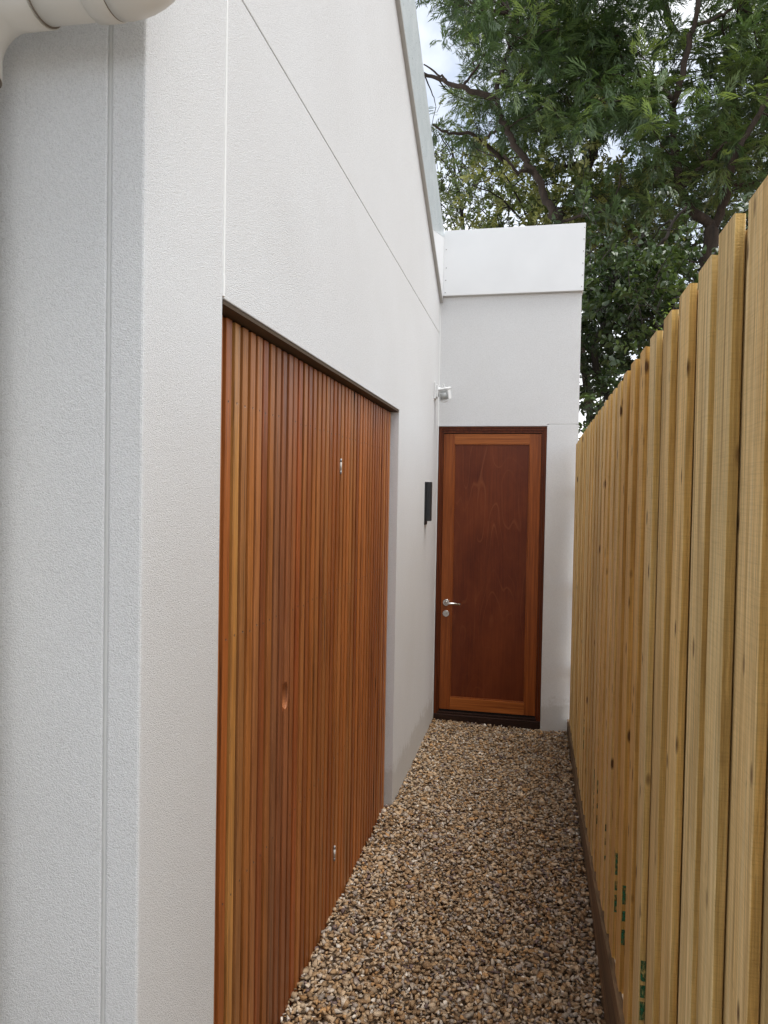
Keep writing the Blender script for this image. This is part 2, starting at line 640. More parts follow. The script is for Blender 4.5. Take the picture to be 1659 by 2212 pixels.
# house bulk behind
bm = bmesh.new()
prism(bm, [(1.40, -0.3), (1.40, rz(1.40) - 0.12), (1.5, rz(1.5) - 0.12), (5.6, rz(5.6) - 0.12), (5.6, -0.3)], 'x', -6.9, -1.06)
hpart('house_core', bm, M['core'])
bm = bmesh.new()
box(bm, -6.9, 0.282, 5.52, 11.0, -0.3, 3.45)
hpart('rear_wing', bm, M['stucco'])
bm = bmesh.new()
prism(bm, [(1.1, rake(1.1, 3.45)), (5.3, rake(5.3, 3.45)), (5.3, rake(5.3, 3.50)), (1.1, rake(1.1, 3.50))], 'x', -7.1, -0.76)
hpart('roof', bm, M['roof'])
bm = bmesh.new()
box(bm, -7.0, 0.20, 5.45, 11.1, 3.46, 3.52)
hpart('roof', bm, M['roof'])
# rake fascia: step in grey that holds the underside's shade, then the tall metal face
bm = bmesh.new()
prism(bm, [(1.0, rake(1.0, 3.135)), (4.75, rake(4.75, 3.135)), (5.325, 3.600), (5.325, rake(5.325, 3.62)), (1.0, rake(1.0, 3.62))], 'x', -0.80, -0.7055, 0.001)
hpart('rake_fascia', bm, M['flashing'], label='pale galvanised raking fascia')
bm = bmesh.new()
prism(bm, [(4.751, rake(4.751, 3.135)), (5.325, rake(5.325, 3.135)), (5.325, 3.599)], 'x', -0.80, -0.7060, 0.001)  # white triangle: the end fascia's reflection put in as colour
hpart('fascia_reflection', bm, M['fascia'])
bm = bmesh.new()
prism(bm, [(1.0, rake(1.0, 3.118)), (5.33, rake(5.33, 3.118)), (5.33, rake(5.33, 3.14)), (1.0, rake(1.0, 3.14))], 'x', -0.7275, -0.706, 0.001)
hpart('underside_trim', bm, M['drip'])
# end fascia
bm = bmesh.new()
prism(bm, [(-0.707, 3.172), (0.296, 3.172), (0.302, 3.648), (-0.707, 3.648)], 'y', 5.326, 5.45, 0.002)
ef = hpart('end_fascia', bm, M['fascia'])
for px, pz in [(0.283, 3.20), (0.286, 3.28), (0.288, 3.365), (0.291, 3.45), (0.292, 3.535), (0.294, 3.615),
               (-0.690, 3.195), (-0.688, 3.285), (-0.686, 3.375), (-0.688, 3.51)]:
    bm = bmesh.new()
    disc(bm, (px, 5.3265, pz), (0, -1, 0), 0.0042, 0.0025, 10)
    hpart('rivet', bm, M['rivet'], True, parent=ef)
bm = bmesh.new()
box(bm, -0.71, 0.290, 5.338, 5.36, 3.167, 3.1735)
hpart('underside_trim', bm, M['drip'])

bm = bmesh.new()
box(bm, -7.0, -0.735, 0.15, 1.234, 3.10, 3.22, 0.003)  # unseen overhang added, made deep to keep the front wall in shade
hpart('shade_eave', bm, M['fascia'])
bm = bmesh.new()
box(bm, -7.0, -0.575, 1.080, 1.205, 2.99, 3.095, 0.006)
hpart('gutter', bm, M['pvc'])

# unseen dark block added behind the viewer to shade the front wall
bm = bmesh.new()
box(bm, -8.0, -0.62, -3.6, -1.30, -0.3, 3.0, 0.01)
hpart('shade_block', bm, mk_paint('dark_shade_block', (0.17, 0.165, 0.155), 0.7, 0.1))

# ---------------- timber batten door in the side wall
bdoor = bpy.data.objects.new('batten_door', None)
COL.objects.link(bdoor)
bdoor.parent = house
bdoor['label'] = 'hidden door clad in vertical oiled battens'
bm = bmesh.new()
box(bm, -0.89, -0.802, OY0 - 0.02, OY1 - 0.001, -0.04, OZ - 0.012)
obj('backing_panel', bm, M['backing'], bdoor)
bm = bmesh.new()
box(bm, -0.86, -0.7310, OY0 + 0.001, OY1 - 0.001, OZ - 0.011, OZ - 0.0015)
obj('head_trim', bm, M['soffit'], bdoor)

XB = -0.769
cutter_c = Vector((XB + 0.012, 2.170, 1.052))


def batten_bm(w, thick, screws):
    b = bmesh.new()
    box(b, -thick, 0, -w / 2, w / 2, -0.03, OZ - 0.016, 0.0018)
    for z in screws:
        dy = rnd.uniform(-0.003, 0.003)
        disc(b, (-0.0004, dy, z), (1, 0, 0), 0.0030, 0.0006, 8, 1)
        disc(b, (-0.0004, dy + 0.0012, z - 0.0022), (1, 0, 0), 0.0012, 0.0009, 6, 2)
    return b


tones = [(0.49, 0.150, 0.030), (0.52, 0.180, 0.040), (0.44, 0.135, 0.030), (0.54, 0.165, 0.034), (0.48, 0.165, 0.040),
         (0.40, 0.115, 0.026), (0.51, 0.175, 0.042), (0.43, 0.125, 0.026)]
special = {2: (0.66, 0.30, 0.075), 3: (0.44, 0.175, 0.050), 5: (0.46, 0.17, 0.05), 8: (0.40, 0.15, 0.055), 9: (0.38, 0.125, 0.042),
           10: (0.40, 0.135, 0.045), 11: (0.44, 0.14, 0.04), 12: (0.46, 0.118, 0.027), 6: (0.36, 0.10, 0.026)}
y = 1.604
i = -1
while y < OY1 - 0.02:
    w = 0.0335 + rnd.uniform(-0.0015, 0.0015)
    pitch = 0.0530 + rnd.uniform(-0.0012, 0.0012)
    if i in (5, 10, 24, 29):
        pitch -= 0.005
    c = special.get(i, tones[rnd.randrange(len(tones))])
    k = rnd.uniform(0.88, 1.1)
    yc = y + 0.0
    b = batten_bm(w, 0.032, [1.93 + rnd.uniform(-.004, .004), 1.318 + rnd.uniform(-.004, .004), 0.635 + rnd.uniform(-.004, .004)])
    o = obj('batten', b, [M['batten'], M['nail'], M['steel']], bdoor)
    o.location = (XB + rnd.uniform(-0.0012, 0.0012), yc, 0)
    o.color = (c[0] * k * 0.88, c[1] * k * 0.92, c[2] * k * 1.0, 1)
    if abs(yc - 2.170) < 0.055:                # carve the finger pull
        cb = bmesh.new()
        bmesh.ops.create_uvsphere(cb, u_segments=24, v_segments=16, radius=1.0)
        for v in cb.verts:
            v.co = Vector((v.co.x * 0.030, v.co.y * 0.027, v.co.z * 0.048))
            v.co += cutter_c - Vector(o.location)
        bmesh.ops.recalc_face_normals(cb, faces=cb.faces)
        cm = bpy.data.meshes.new('cut')
        cb.to_mesh(cm)
        cb.free()
        co = bpy.data.objects.new('cut', cm)
        COL.objects.link(co)
        co.location = o.location
        md = o.modifiers.new('b', 'BOOLEAN')
        md.operation = 'DIFFERENCE'
        md.object = co
        md.solver = 'EXACT'
        bpy.context.view_layer.update()
        ev = o.evaluated_get(bpy.context.evaluated_depsgraph_get())
        nm = bpy.data.meshes.new_from_object(ev)
        o.modifiers.clear()
        o.data = nm
        bpy.data.objects.remove(co)
    y += pitch
    i += 1
NB = i
bm = bmesh.new()
b2 = bmesh.new()
bmesh.ops.create_uvsphere(b2, u_segments=24, v_segments=16, radius=1.0)
for v in b2.verts:
    v.co = Vector((min(v.co.x, 0.0) * 0.028, v.co.y * 0.029, v.co.z * 0.050)) + Vector((XB - 0.0062, 2.170, 1.052))
bmesh.ops.delete(b2, geom=[f for f in b2.faces if f.calc_center_median().x > XB - 0.0064], context='FACES')
for f in b2.faces:
    f.smooth = True
merge(bm, b2)
o = obj('finger_pull', bm, M['batten'], bdoor)
o.color = (0.46, 0.17, 0.055, 1)
for hz in (1.808, 0.235):
    bm = bmesh.new()
    hy = 2.795
    for za, zc, q in ((-0.030, -0.0175, 1), (-0.0165, 0.0165, 0), (0.0175, 0.030, 1)):
        tube(bm, [(XB - 0.0005, hy, hz + za), (XB - 0.0005, hy, hz + zc)], 0.0040, 12, True, q)
    tube(bm, [(XB + 0.0005, hy, hz - 0.031), (XB + 0.0005, hy, hz + 0.031)], 0.0026, 10)
    obj('hinge', bm, [M['zinc'], M['rivet']], bdoor)

# ---------------- entry door in the end wall
edoor = bpy.data.objects.new('entry_door', None)
COL.objects.link(edoor)
edoor.parent = house
edoor['label'] = 'tall stained timber entry door with a plain veneer panel'
FX0, FX1, FZ = -0.722, 0.0665, 2.2125


def dpart(name, bm, mat, smooth=False):
    return obj(name, bm, mat, edoor, smooth)


bm = bmesh.new()
for (xa, xb, yy) in ((FX0, -0.7085, 5.372), (-0.708, -0.6985, 5.381), (-0.698, -0.689, 5.392),
                     (0.0555, FX1, 5.372), (0.0445, 0.055, 5.381), (0.032, 0.044, 5.392)):
    box(bm, xa, xb, yy, 5.475, 0.0, FZ - 0.006, 0.0015)
dpart('door_frame', bm, M['frame'])
bm = bmesh.new()
for (za, zb, yy) in ((2.198, FZ, 5.3715), (2.183, 2.1975, 5.3805), (2.166, 2.1825, 5.3915)):
    box(bm, -0.708 if yy > 5.375 else FX0 + 0.001, 0.0445 if yy > 5.375 else FX1 - 0.001, yy, 5.474, za, zb, 0.0015)
dpart('frame_head', bm, M['frame'])
bm = bmesh.new()
box(bm, FX0 + 0.003, FX1 - 0.003, 5.362, 5.47, -0.03, 0.052, 0.003)
box(bm, -0.695, 0.037, 5.380, 5.46, 0.0525, 0.066, 0.002)
dpart('door_sill', bm, M['sill'])
bm = bmesh.new()
box(bm, -0.697, 0.040, 5.408, 5.47, 0.066, 2.168)
dpart('weather_seal', bm, M['seal'])
YD = 5.396
LX0, LX1, LZ0, LZ1 = -0.6865, 0.0295, 0.082, 2.160
for nm, xa, xb in (('door_stile', LX0, -0.606), ('door_stile', -0.053, LX1)):
    bm = bmesh.new()
    box(bm, xa, xb, YD, YD + 0.04, LZ0, LZ1, 0.0015)
    dpart(nm, bm, M['stile'])
for za, zb in ((2.084, LZ1), (LZ0, 0.172)):
    bm = bmesh.new()
    box(bm, -0.6055, -0.0535, YD + 0.0006, YD + 0.04, za, zb, 0.0015)
    dpart('door_rail', bm, M['rail'])
bm = bmesh.new()
for xa, xb, za, zb in ((-0.6055, -0.600, 0.172, 2.0838), (-0.059, -0.0535, 0.172, 2.0838)):
    box(bm, xa, xb, YD + 0.003, YD + 0.02, za, zb, 0.001)
for za, zb in ((2.079, 2.0838), (0.1722, 0.181)):
    box(bm, -0.5998, -0.0592, YD + 0.003, YD + 0.02, za, zb, 0.001)
dpart('panel_bead', bm, M['stile'])
bm = bmesh.new()
box(bm, -0.607, -0.052, YD + 0.010, YD + 0.03, 0.17, 2.086)
dpart('door_panel', bm, M['ply'])
bm = bmesh.new()
hx, hz = -0.6455, 0.892
disc(bm, (hx, YD, hz), (0, -1, 0), 0.0255, 0.009, 32, 0, 0.002)
tube(bm, [(hx, YD - 0.008, hz), (hx, YD - 0.040, hz), (hx + 0.004, YD - 0.048, hz), (hx + 0.014, YD - 0.052, hz), (hx + 0.112, YD - 0.052, hz - 0.003)],
     [0.0095, 0.0095, 0.0095, 0.0092, 0.009], 20)
dpart('door_handle', bm, M['steel'], False)
bm = bmesh.new()
lz = 0.809
disc(bm, (-0.645, YD, lz), (0, -1, 0), 0.0255, 0.008, 32, 0, 0.002)
disc(bm, (-0.645, YD - 0.008, lz + 0.004), (0, -1, 0), 0.0085, 0.003, 20, 0, 0.001)
box(bm, -0.6475, -0.6425, YD - 0.0106, YD - 0.008, lz - 0.015, lz - 0.004)
dpart('deadlock', bm, M['steel'], False)

# ------------------------------------------------------------------ drain pipe on the front wall
pipe = thing('downpipe', 'cream plastic drainpipe with two elbows crossing the front wall at the top left', 'drainpipe')
R1 = 0.054
ax0, ax1 = Vector((-0.936, 1.150, 2.588)), Vector((-0.715, 1.142, 2.577))
bm = bmesh.new()
tube(bm, [ax0, ax1], R1, 40)
obj('pipe', bm, M['pvc'], pipe)


def arc(c, a, b, n=10):
    return [c + a * math.cos(t) + b * math.sin(t) for t in [math.pi / 2 * i / n for i in range(n + 1)]]


# left elbow turns down
bm = bmesh.new()
c = ax0 + Vector((-0.006, 0, -0.098))
pts = arc(c, Vector((0, 0, 0.098)), Vector((-0.098, 0, 0)))
tube(bm, [ax0 + Vector((0.057, -0.0020, -0.0030))] + pts + [pts[-1] + Vector((0, 0, -0.035))], R1 + 0.0048, 40)
tube(bm, [ax0 + Vector((0.0572, -0.0020, -0.0030)), ax0 + Vector((0.0585, -0.0020, -0.0030))], R1 + 0.003, 40, True, 1)
obj('elbow', bm, [M['pvc'], M['pvcdark']], pipe)
dp = pts[-1]
bm = bmesh.new()
tube(bm, [dp + Vector((0, 0, -0.02)), Vector((dp.x, dp.y, -0.03))], R1, 40)
obj('pipe', bm, M['pvc'], pipe)
bm = bmesh.new()
tube(bm, [dp + Vector((0, 0, -0.033)), dp + Vector((0, 0, -0.0355))], R1 + 0.0038, 40)
obj('joint_ring', bm, M['pvcdark'], pipe)
# socket and right elbow turning up
bm = bmesh.new()
dx = (ax1 - ax0).normalized()
s0 = ax1 - dx * 0.060
tube(bm, [s0 - dx * 0.004, s0, s0 + dx * 0.040, s0 + dx * 0.043], [R1, R1 + 0.0052, R1 + 0.0052, R1 + 0.0025], 40)
obj('coupling', bm, M['pvc'], pipe)
bm = bmesh.new()
tube(bm, [s0 + dx * 0.041, s0 + dx * 0.0435], R1 + 0.0036, 40)
obj('joint_ring', bm, M['pvcdark'], pipe)
bm = bmesh.new()
cc = ax1 + Vector((0, 0, 0.080))
pts = arc(cc, Vector((0, 0, -0.080)), Vector((0.080, 0, 0)))
tube(bm, [s0 + dx * 0.044] + pts + [pts[-1] + Vector((0, 0, 0.04))], R1 + 0.0036, 40)
obj('elbow', bm, M['pvc'], pipe)
up = pts[-1]
bm = bmesh.new()
tube(bm, [up + Vector((0, 0, 0.02)), up + Vector((0, 0, 0.55))], R1, 40)
obj('pipe', bm, M['pvc'], pipe)

# ------------------------------------------------------------------ wall lamp and motion sensor
bm = bmesh.new()
box(bm, XW + 0.0005, XW + 0.008, 4.755, 4.845, 1.500, 1.787, 0.001)
box(bm, XW + 0.0082, XW + 0.040, 4.765, 4.835, 1.525, 1.7865, 0.003)
tag(obj('wall_lamp', bm, M['black']), 'slim black box shaped wall lamp fixed to the white side wall beside the entry door', 'wall lamp')

sens = thing('motion_sensor', 'small white motion sensor on a bracket high on the side wall above the entry door', 'sensor')
bm = bmesh.new()
prism(bm, [(5.10, 2.385), (5.22, 2.398), (5.22, 2.485), (5.10, 2.505)], 'x', XW + 0.0005, XW + 0.012, 0.003)
prism(bm, [(5.125, 2.40), (5.20, 2.41), (5.20, 2.475), (5.125, 2.490)], 'x', XW + 0.0122, XW + 0.026, 0.003)
obj('back_plate', bm, M['white_plastic'], sens)
bm = bmesh.new()
tube(bm, [(XW + 0.02, 5.165, 2.425), (XW + 0.045, 5.165, 2.428)], 0.009, 14)
b = bmesh.new()
bmesh.ops.create_uvsphere(b, u_segments=14, v_segments=10, radius=0.013, matrix=Matrix.Translation((XW + 0.042, 5.165, 2.428)))
merge(bm, b)
tube(bm, [(XW + 0.02, 5.165, 2.468), (XW + 0.040, 5.165, 2.466)], 0.008, 14)
obj('bracket_arm', bm, M['white_plastic'], sens)
HM = Matrix.Translation((-0.655, 5.165, 2.425)) @ Matrix.Rotation(math.radians(-12), 4, 'Z') @ Matrix.Rotation(math.radians(14), 4, 'X') @ Matrix.Rotation(math.radians(-5), 4, 'Y')
bm = bmesh.new()
box(bm, -0.036, 0.036, -0.030, 0.030, -0.040, 0.032, 0.006)
box(bm, -0.040, 0.040, -0.036, 0.034, 0.033, 0.047, 0.006)
box(bm, -0.0375, -0.030, -0.037, -0.0305, -0.040, 0.032, 0.002)
box(bm, 0.030, 0.0375, -0.037, -0.0305, -0.040, 0.032, 0.002)
tube(bm, [(-0.030 + 0.06 * i / 8, -0.034, -0.040 - 0.010 * math.sin(math.pi * i / 8)) for i in range(9)], 0.006, 10)
bmesh.ops.transform(bm, matrix=HM, verts=bm.verts)
obj('sensor_head', bm, M['white_plastic'], sens)
bm = bmesh.new()
tube(bm, [(0, -0.026, -0.030), (0, -0.026, 0.012)], 0.0265, 20)
box(bm, -0.026, 0.026, -0.0345, -0.031, 0.020, 0.026)
bmesh.ops.transform(bm, matrix=HM, verts=bm.verts)
obj('sensor_lens', bm, M['lens'], sens)
bm = bmesh.new()
tube(bm, [HM @ Vector(p) for p in ((-0.014, 0.0, 0.045), (-0.015, 0.0, 0.066), (-0.008, 0.0, 0.076), (0.001, 0.0, 0.070), (0.003, 0.0, 0.055), (0.003, 0.002, 0.045))], 0.0036, 10)
obj('cable_loop', bm, M['white_plastic'], sens)

# ------------------------------------------------------------------ paling fence
fence = thing('paling_fence', 'new treated pine paling fence lining the right side of the gravel path', 'fence')
FXF = 0.269


def zb(y):
    return float(np.interp(y, [-2.0, 0.5, 2.04, 2.76, 3.72, 5.3], [0.34, 0.34, 0.275, 0.19, 0.108, 0.092]))


starts = [0.595, 0.775, 0.955, 1.118, 1.262, 1.428, 1.606, 1.800, 1.972, 2.170, 2.366]
while starts[-1] < 5.16:
    starts.append(starts[-1] + 0.166 + rnd.uniform(-0.014, 0.014))
starts = [s for s in starts if s + 0.1 < 5.352]
ptones = [(1, 1, 1), (1.02, 0.97, 0.92), (1.0, 0.95, 0.87), (1.05, 1.02, 1.0), (0.96, 0.92, 0.86), (1.0, 0.92, 0.80), (0.90, 0.86, 0.80), (0.93, 0.80, 0.62), (0.84, 0.78, 0.70)]


def paling(y0, w, x0, th, top, front):
    b = bmesh.new()
    zl = zb(y0 + w / 2) + 0.001
    bb = bmesh.new()
    vs = []
    # subdivided so that the board can have a slight wane and a rough edge
    nz = 40
    jit = [rnd.gauss(0, 0.0006) for _ in range(nz + 1)]
    bow = rnd.uniform(-0.004, 0.004)
    bowx = rnd.uniform(-0.0008, 0.0008)
    for k in range(nz + 1):
        z = (top - zl) * k / nz
        s = math.sin(math.pi * k / nz)
        oy = bow * s
        ox = bowx * s
        e = jit[k]
        tz = [rnd.uniform(-0.0018, 0.0012) if k == nz else 0.0 for _ in range(4)]
        vs.append([bb.verts.new((ox, oy + e, z + tz[0])), bb.verts.new((ox + th, oy + e * 0.6, z + tz[1])),
                   bb.verts.new((ox + th, w + oy, z + tz[2])), bb.verts.new((ox, w + oy + e * 0.4, z + tz[3]))])
    for a, c in zip(vs, vs[1:]):
        for q in range(4):
            f = bb.faces.new((a[q], a[(q + 1) % 4], c[(q + 1) % 4], c[q]))
            f.material_index = 1 if q in (0, 2) else 0
    f = bb.faces.new(vs[0][::-1]); f.material_index = 1
    f = bb.faces.new(vs[-1]); f.material_index = 1
    bmesh.ops.recalc_face_normals(bb, faces=bb.faces)
    long_e = [e for e in bb.edges if abs((e.verts[0].co - e.verts[1].co).normalized().z) > 0.9]
    bmesh.ops.bevel(bb, geom=long_e, offset=0.0014, segments=1, affect='EDGES')
    o = obj('paling', bb, [M['paling'], M['paling_edge']], fence)
    o.location = (x0, y0, zl)
    c = ptones[rnd.randrange(len(ptones))]
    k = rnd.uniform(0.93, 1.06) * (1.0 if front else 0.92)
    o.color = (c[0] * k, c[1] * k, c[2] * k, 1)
    return o


fronts = []
for i, s in enumerate(starts):
    top = float(np.interp(s, [0.955, 1.1, 1.3, 3.0, 5.3], [2.099, 2.110, 2.099, 2.095, 2.082])) + rnd.uniform(-0.004, 0.004)
    w = 0.094 + rnd.uniform(-0.003, 0.003)
    th = 0.0150 + rnd.uniform(-0.0008, 0.0006)
    fronts.append((s, w, paling(s, w, FXF + rnd.uniform(-0.0008, 0.0008), th, top, True)))
    if i + 1 < len(starts):
        e = starts[i + 1]
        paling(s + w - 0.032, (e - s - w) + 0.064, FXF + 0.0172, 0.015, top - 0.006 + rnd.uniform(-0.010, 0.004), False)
# green stencil marks on the board edges
for target, segs_ in ((3.89, ((0.38, 0.43), (0.455, 0.50), (0.515, 0.54))), (3.16, ((0.36, 0.41), (0.42, 0.53))), (2.96, ((0.365, 0.40), (0.43, 0.45), (0.49, 0.545))),
                      (2.77, ((0.375, 0.40), (0.44, 0.465), (0.49, 0.515))), (2.42, ((0.385, 0.44), (0.455, 0.485), (0.505, 0.575))),
                      (2.22, ((0.40, 0.445), (0.47, 0.50), (0.52, 0.575))), (1.735, ((0.40, 0.43), (0.445, 0.49), (0.50, 0.53), (0.54, 0.59)))):
    s, w, po = min(fronts, key=lambda q: abs(q[0] - target))
    zl = po.location.z
    for za, zc in segs_:
        bm = bmesh.new()
        box(bm, 0.0030, 0.0150, -0.0022, -0.0012, za - zl, zc - zl)
        obj('paint_mark', bm, M['green'], po)
bm = bmesh.new()
ys = [0.56, 0.6, 2.04, 2.76, 3.72, 5.35]
poly = [(ys[0], -0.2)] + [(ys[-1], -0.2)] + [(yy, zb(yy)) for yy in ys[::-1]]
prism(bm, poly, 'x', 0.2575, 0.2765, 0.002)
obj('plinth_board', bm, M['plinth'], fence)
for zz in (0.45, 1.05, 1.75):
    bm = bmesh.new()
    box(bm, 0.305, 0.345, 0.60, 5.34, zz - 0.045, zz + 0.045, 0.003)
    obj('rail', bm, M['paling'], fence)
for yy in (0.66, 2.4, 4.7):
    bm = bmesh.new()
    box(bm, 0.346, 0.446, yy - 0.05, yy + 0.05, -0.2, 1.95, 0.004)
    obj('post', bm, M['paling'], fence)

# ------------------------------------------------------------------ gravel


def stone_lib(n):
    lib = []
    while len(lib) < n:
        b = bmesh.new()
        k = rnd.randrange(8, 12)
        for _ in range(k):
            d = Vector((rnd.uniform(-1, 1), rnd.uniform(-1, 1), rnd.uniform(-1, 1)))
            mx = max(abs(d.x), abs(d.y), abs(d.z))
            d = d / mx * rnd.uniform(0.78, 1.0) * 0.92
            b.verts.new(d)
        bmesh.ops.convex_hull(b, input=b.verts)
        loose = [v for v in b.verts if not v.link_faces]
        bmesh.ops.delete(b, geom=loose, context='VERTS')
        bmesh.ops.triangulate(b, faces=b.faces)
        b.verts.index_update()
        V = np.array([v.co[:] for v in b.verts])
        F = np.array([[v.index for v in f.verts] for f in b.faces])
        b.free()
        lib.append((V, F))
    return lib


def rand_rot(n):
    q = rng.normal(size=(n, 4))
    q /= np.linalg.norm(q, axis=1)[:, None]
    w, x, y, z = q.T
    return np.stack([np.stack([1 - 2 * (y * y + z * z), 2 * (x * y - z * w), 2 * (x * z + y * w)], -1),
                     np.stack([2 * (x * y + z * w), 1 - 2 * (x * x + z * z), 2 * (y * z - x * w)], -1),
                     np.stack([2 * (x * z - y * w), 2 * (y * z + x * w), 1 - 2 * (x * x + y * y)], -1)], 1)


def build_gravel():
    cell = 0.0122
    gx = np.arange(-0.80, 0.258, cell)
    gy = np.arange(0.3, 5.40, cell)
    X, Y = np.meshgrid(gx, gy)
    P = np.stack([X.ravel(), Y.ravel()], 1)
    P += rng.uniform(-cell * 0.7, cell * 0.7, P.shape)
    P = P[(P[:, 0] < 0.256) & ((P[:, 0] > XW) | ((P[:, 1] > OY0) & (P[:, 1] < OY1) & (P[:, 0] > XB))) & (P[:, 1] < 5.372)]
    P = P[~((P[:, 1] > 5.352) & (P[:, 0] > 0.06))]
    n = len(P)
    lib = stone_lib(50)
    pal = np.array([(.50, .34, .19), (.58, .44, .29), (.55, .47, .38), (.30, .19, .10), (.52, .31, .14), (.78, .73, .65),
                    (.22, .16, .15), (.64, .51, .36), (.42, .36, .31), (.48, .36, .24), (.36, .235, .13), (.66, .58, .48)])
    pr = np.array([.15, .15, .11, .11, .07, 0.04, .045, .09, .08, .09, .11, .04])
    ci = rng.choice(len(pal), n, p=pr / pr.sum())
    C = pal[ci] * np.array((0.90, 0.855, 0.80)) * rng.uniform(0.70, 1.18, (n, 1))
    size = np.clip(rng.lognormal(math.log(0.0104), 0.30, n), 0.006, 0.020)
    und = 0.006 * np.sin(P[:, 0] * 7 + 1.3 * np.sin(P[:, 1] * 2.1)) + 0.005 * np.sin(P[:, 1] * 4.3 + P[:, 0] * 3)
    bank = 0.02 * np.exp(-((P[:, 0] - 0.25) / 0.06) ** 2) + 0.010 * np.exp(-((P[:, 0] - XW) / 0.05) ** 2)
    Z = und * 0.7 + bank * 0.6 + rng.uniform(-0.010, 0.007, n) - 0.004
    a = rng.uniform(0, 2 * math.pi, n)
    tx, ty = rng.normal(0, 0.42, n), rng.normal(0, 0.42, n)
    ca, sa, zo, on = np.cos(a), np.sin(a), np.zeros(n), np.ones(n)
    Rz = np.stack([np.stack([ca, -sa, zo], -1), np.stack([sa, ca, zo], -1), np.stack([zo, zo, on], -1)], 1)
    Rx = np.stack([np.stack([on, zo, zo], -1), np.stack([zo, np.cos(tx), -np.sin(tx)], -1), np.stack([zo, np.sin(tx), np.cos(tx)], -1)], 1)
    Ry = np.stack([np.stack([np.cos(ty), zo, np.sin(ty)], -1), np.stack([zo, on, zo], -1), np.stack([-np.sin(ty), zo, np.cos(ty)], -1)], 1)
    Rm = np.einsum('nij,njk,nkl->nil', Rx, Ry, Rz)
    sc = size[:, None] * np.stack([rng.uniform(0.85, 1.35, n), rng.uniform(0.7, 1.0, n), rng.uniform(0.36, 0.68, n)], 1)
    kind = rng.integers(0, len(lib), n)
    Vs, Fs, Cs = [], [], []
    off = 0
    for k, (V, F) in enumerate(lib):
        idx = np.where(kind == k)[0]
        v = V[None] * sc[idx][:, None, :]
        v = np.einsum('nij,nkj->nki', Rm[idx], v)
        # lay stones flatter
        v[:, :, 2] *= 0.85
        v += np.concatenate([P[idx], Z[idx][:, None]], 1)[:, None, :]
        f = F[None] + (np.arange(len(idx)) * len(V))[:, None, None] + off
        off += len(idx) * len(V)
        Vs.append(v.reshape(-1, 3)); Fs.append(f.reshape(-1, 3))
        Cs.append(np.repeat(C[idx], len(V), axis=0))
    o = np_mesh('gravel', np.concatenate(Vs), np.concatenate(Fs), M['gravel'], None, np.concatenate(Cs))
    o['kind'] = 'stuff'
    o['label'] = 'brown and tan crushed stone gravel covering the side path'
    o['category'] = 'gravel'


build_gravel()


# ------------------------------------------------------------------ trees
def at(px, py, Y):
    """point on the line of sight through (px,py) of a 1659 x 2212 picture at depth Y: used to read the trees off the photo"""
    d = CF + CR * ((px - 829.5) / FPX) - CU * ((py - 1106.0) / FPX)
    d = d * (Y / d.y)
    return Vector((d.x, d.y, d.z + H0))


def c4(x, y, Y):
    return at(862.6 + 0.48 * x, 0.48 * y, Y)


def smooth_path(pts, n=5, wob=0.0):
    P = [Vector(p) for p in pts]
    out = []
    for i in range(len(P) - 1):
        p0, p1, p2, p3 = P[max(i - 1, 0)], P[i], P[i + 1], P[min(i + 2, len(P) - 1)]
        for k in range(n):
            t = k / n
            q = 0.5 * ((2 * p1) + (p2 - p0) * t + (2 * p0 - 5 * p1 + 4 * p2 - p3) * t * t + (3 * p1 - p0 - 3 * p2 + p3) * t ** 3)
            if wob and (k or i):
                q = q + Vector((rnd.gauss(0, wob), rnd.gauss(0, wob), rnd.gauss(0, wob)))
            out.append(q)
    out.append(P[-1])
    return out


def limb(bm, pts, r0, r1, wob=0.008, seg=9):
    r0, r1 = r0 * 0.55, r1 * 0.6
    p = smooth_path(pts, 5, wob)
    n = len(p)
    tube(bm, p, [(r0 + (r1 - r0) * i / (n - 1)) * rnd.uniform(0.93, 1.07) for i in range(n)], seg)
    return p


def frond(L, pairs, lob, wid, droop, ang, fork=True):
    """one divided leaf: narrow lobes along a drooping rib, as quads"""
    V, F = [], []

    def leaf(o, d, ln, w):
        d = d / np.linalg.norm(d)
        s = np.array([-d[1], d[0], 0.0])
        b = len(V)
        V.extend([o, o + d * ln * 0.45 + s * w / 2, o + d * ln + np.array([0, 0, -0.12 * ln]), o + d * ln * 0.45 - s * w / 2])
        F.append((b, b + 1, b + 2, b + 3))
    rib = lambda t: np.array([L * t, 0, -droop * L * t * t + 0.10 * L * t])
    b = len(V)
    V.extend([rib(0) + (0, .002, 0), rib(.5) + (0, .002, 0), rib(.5) - (0, .002, 0), rib(0) - (0, .002, 0)])
    F.append((b, b + 1, b + 2, b + 3))
    for i in range(pairs):
        t = 0.22 + 0.72 * i / (pairs - 1)
        ln = lob * (0.65 + 0.6 * math.sin(math.pi * min(1, 0.15 + t * 0.85))) * 0.8
        for s in (-1, 1):
            a = ang * s * (1.0 - 0.25 * t)
            d = np.array([math.cos(a), math.sin(a), -0.25])
            o = rib(t)
            leaf(o, d, ln, wid)
            if fork and i % 2 == 0:
                a2 = a - 0.45 * s
                leaf(o + d * ln * 0.4, np.array([math.cos(a2), math.sin(a2), -0.3]), ln * 0.6, wid * 0.85)
    leaf(rib(1.0), np.array([1, 0, -0.4]), lob * 0.9, wid)
    return np.array(V, dtype=float), np.array(F)


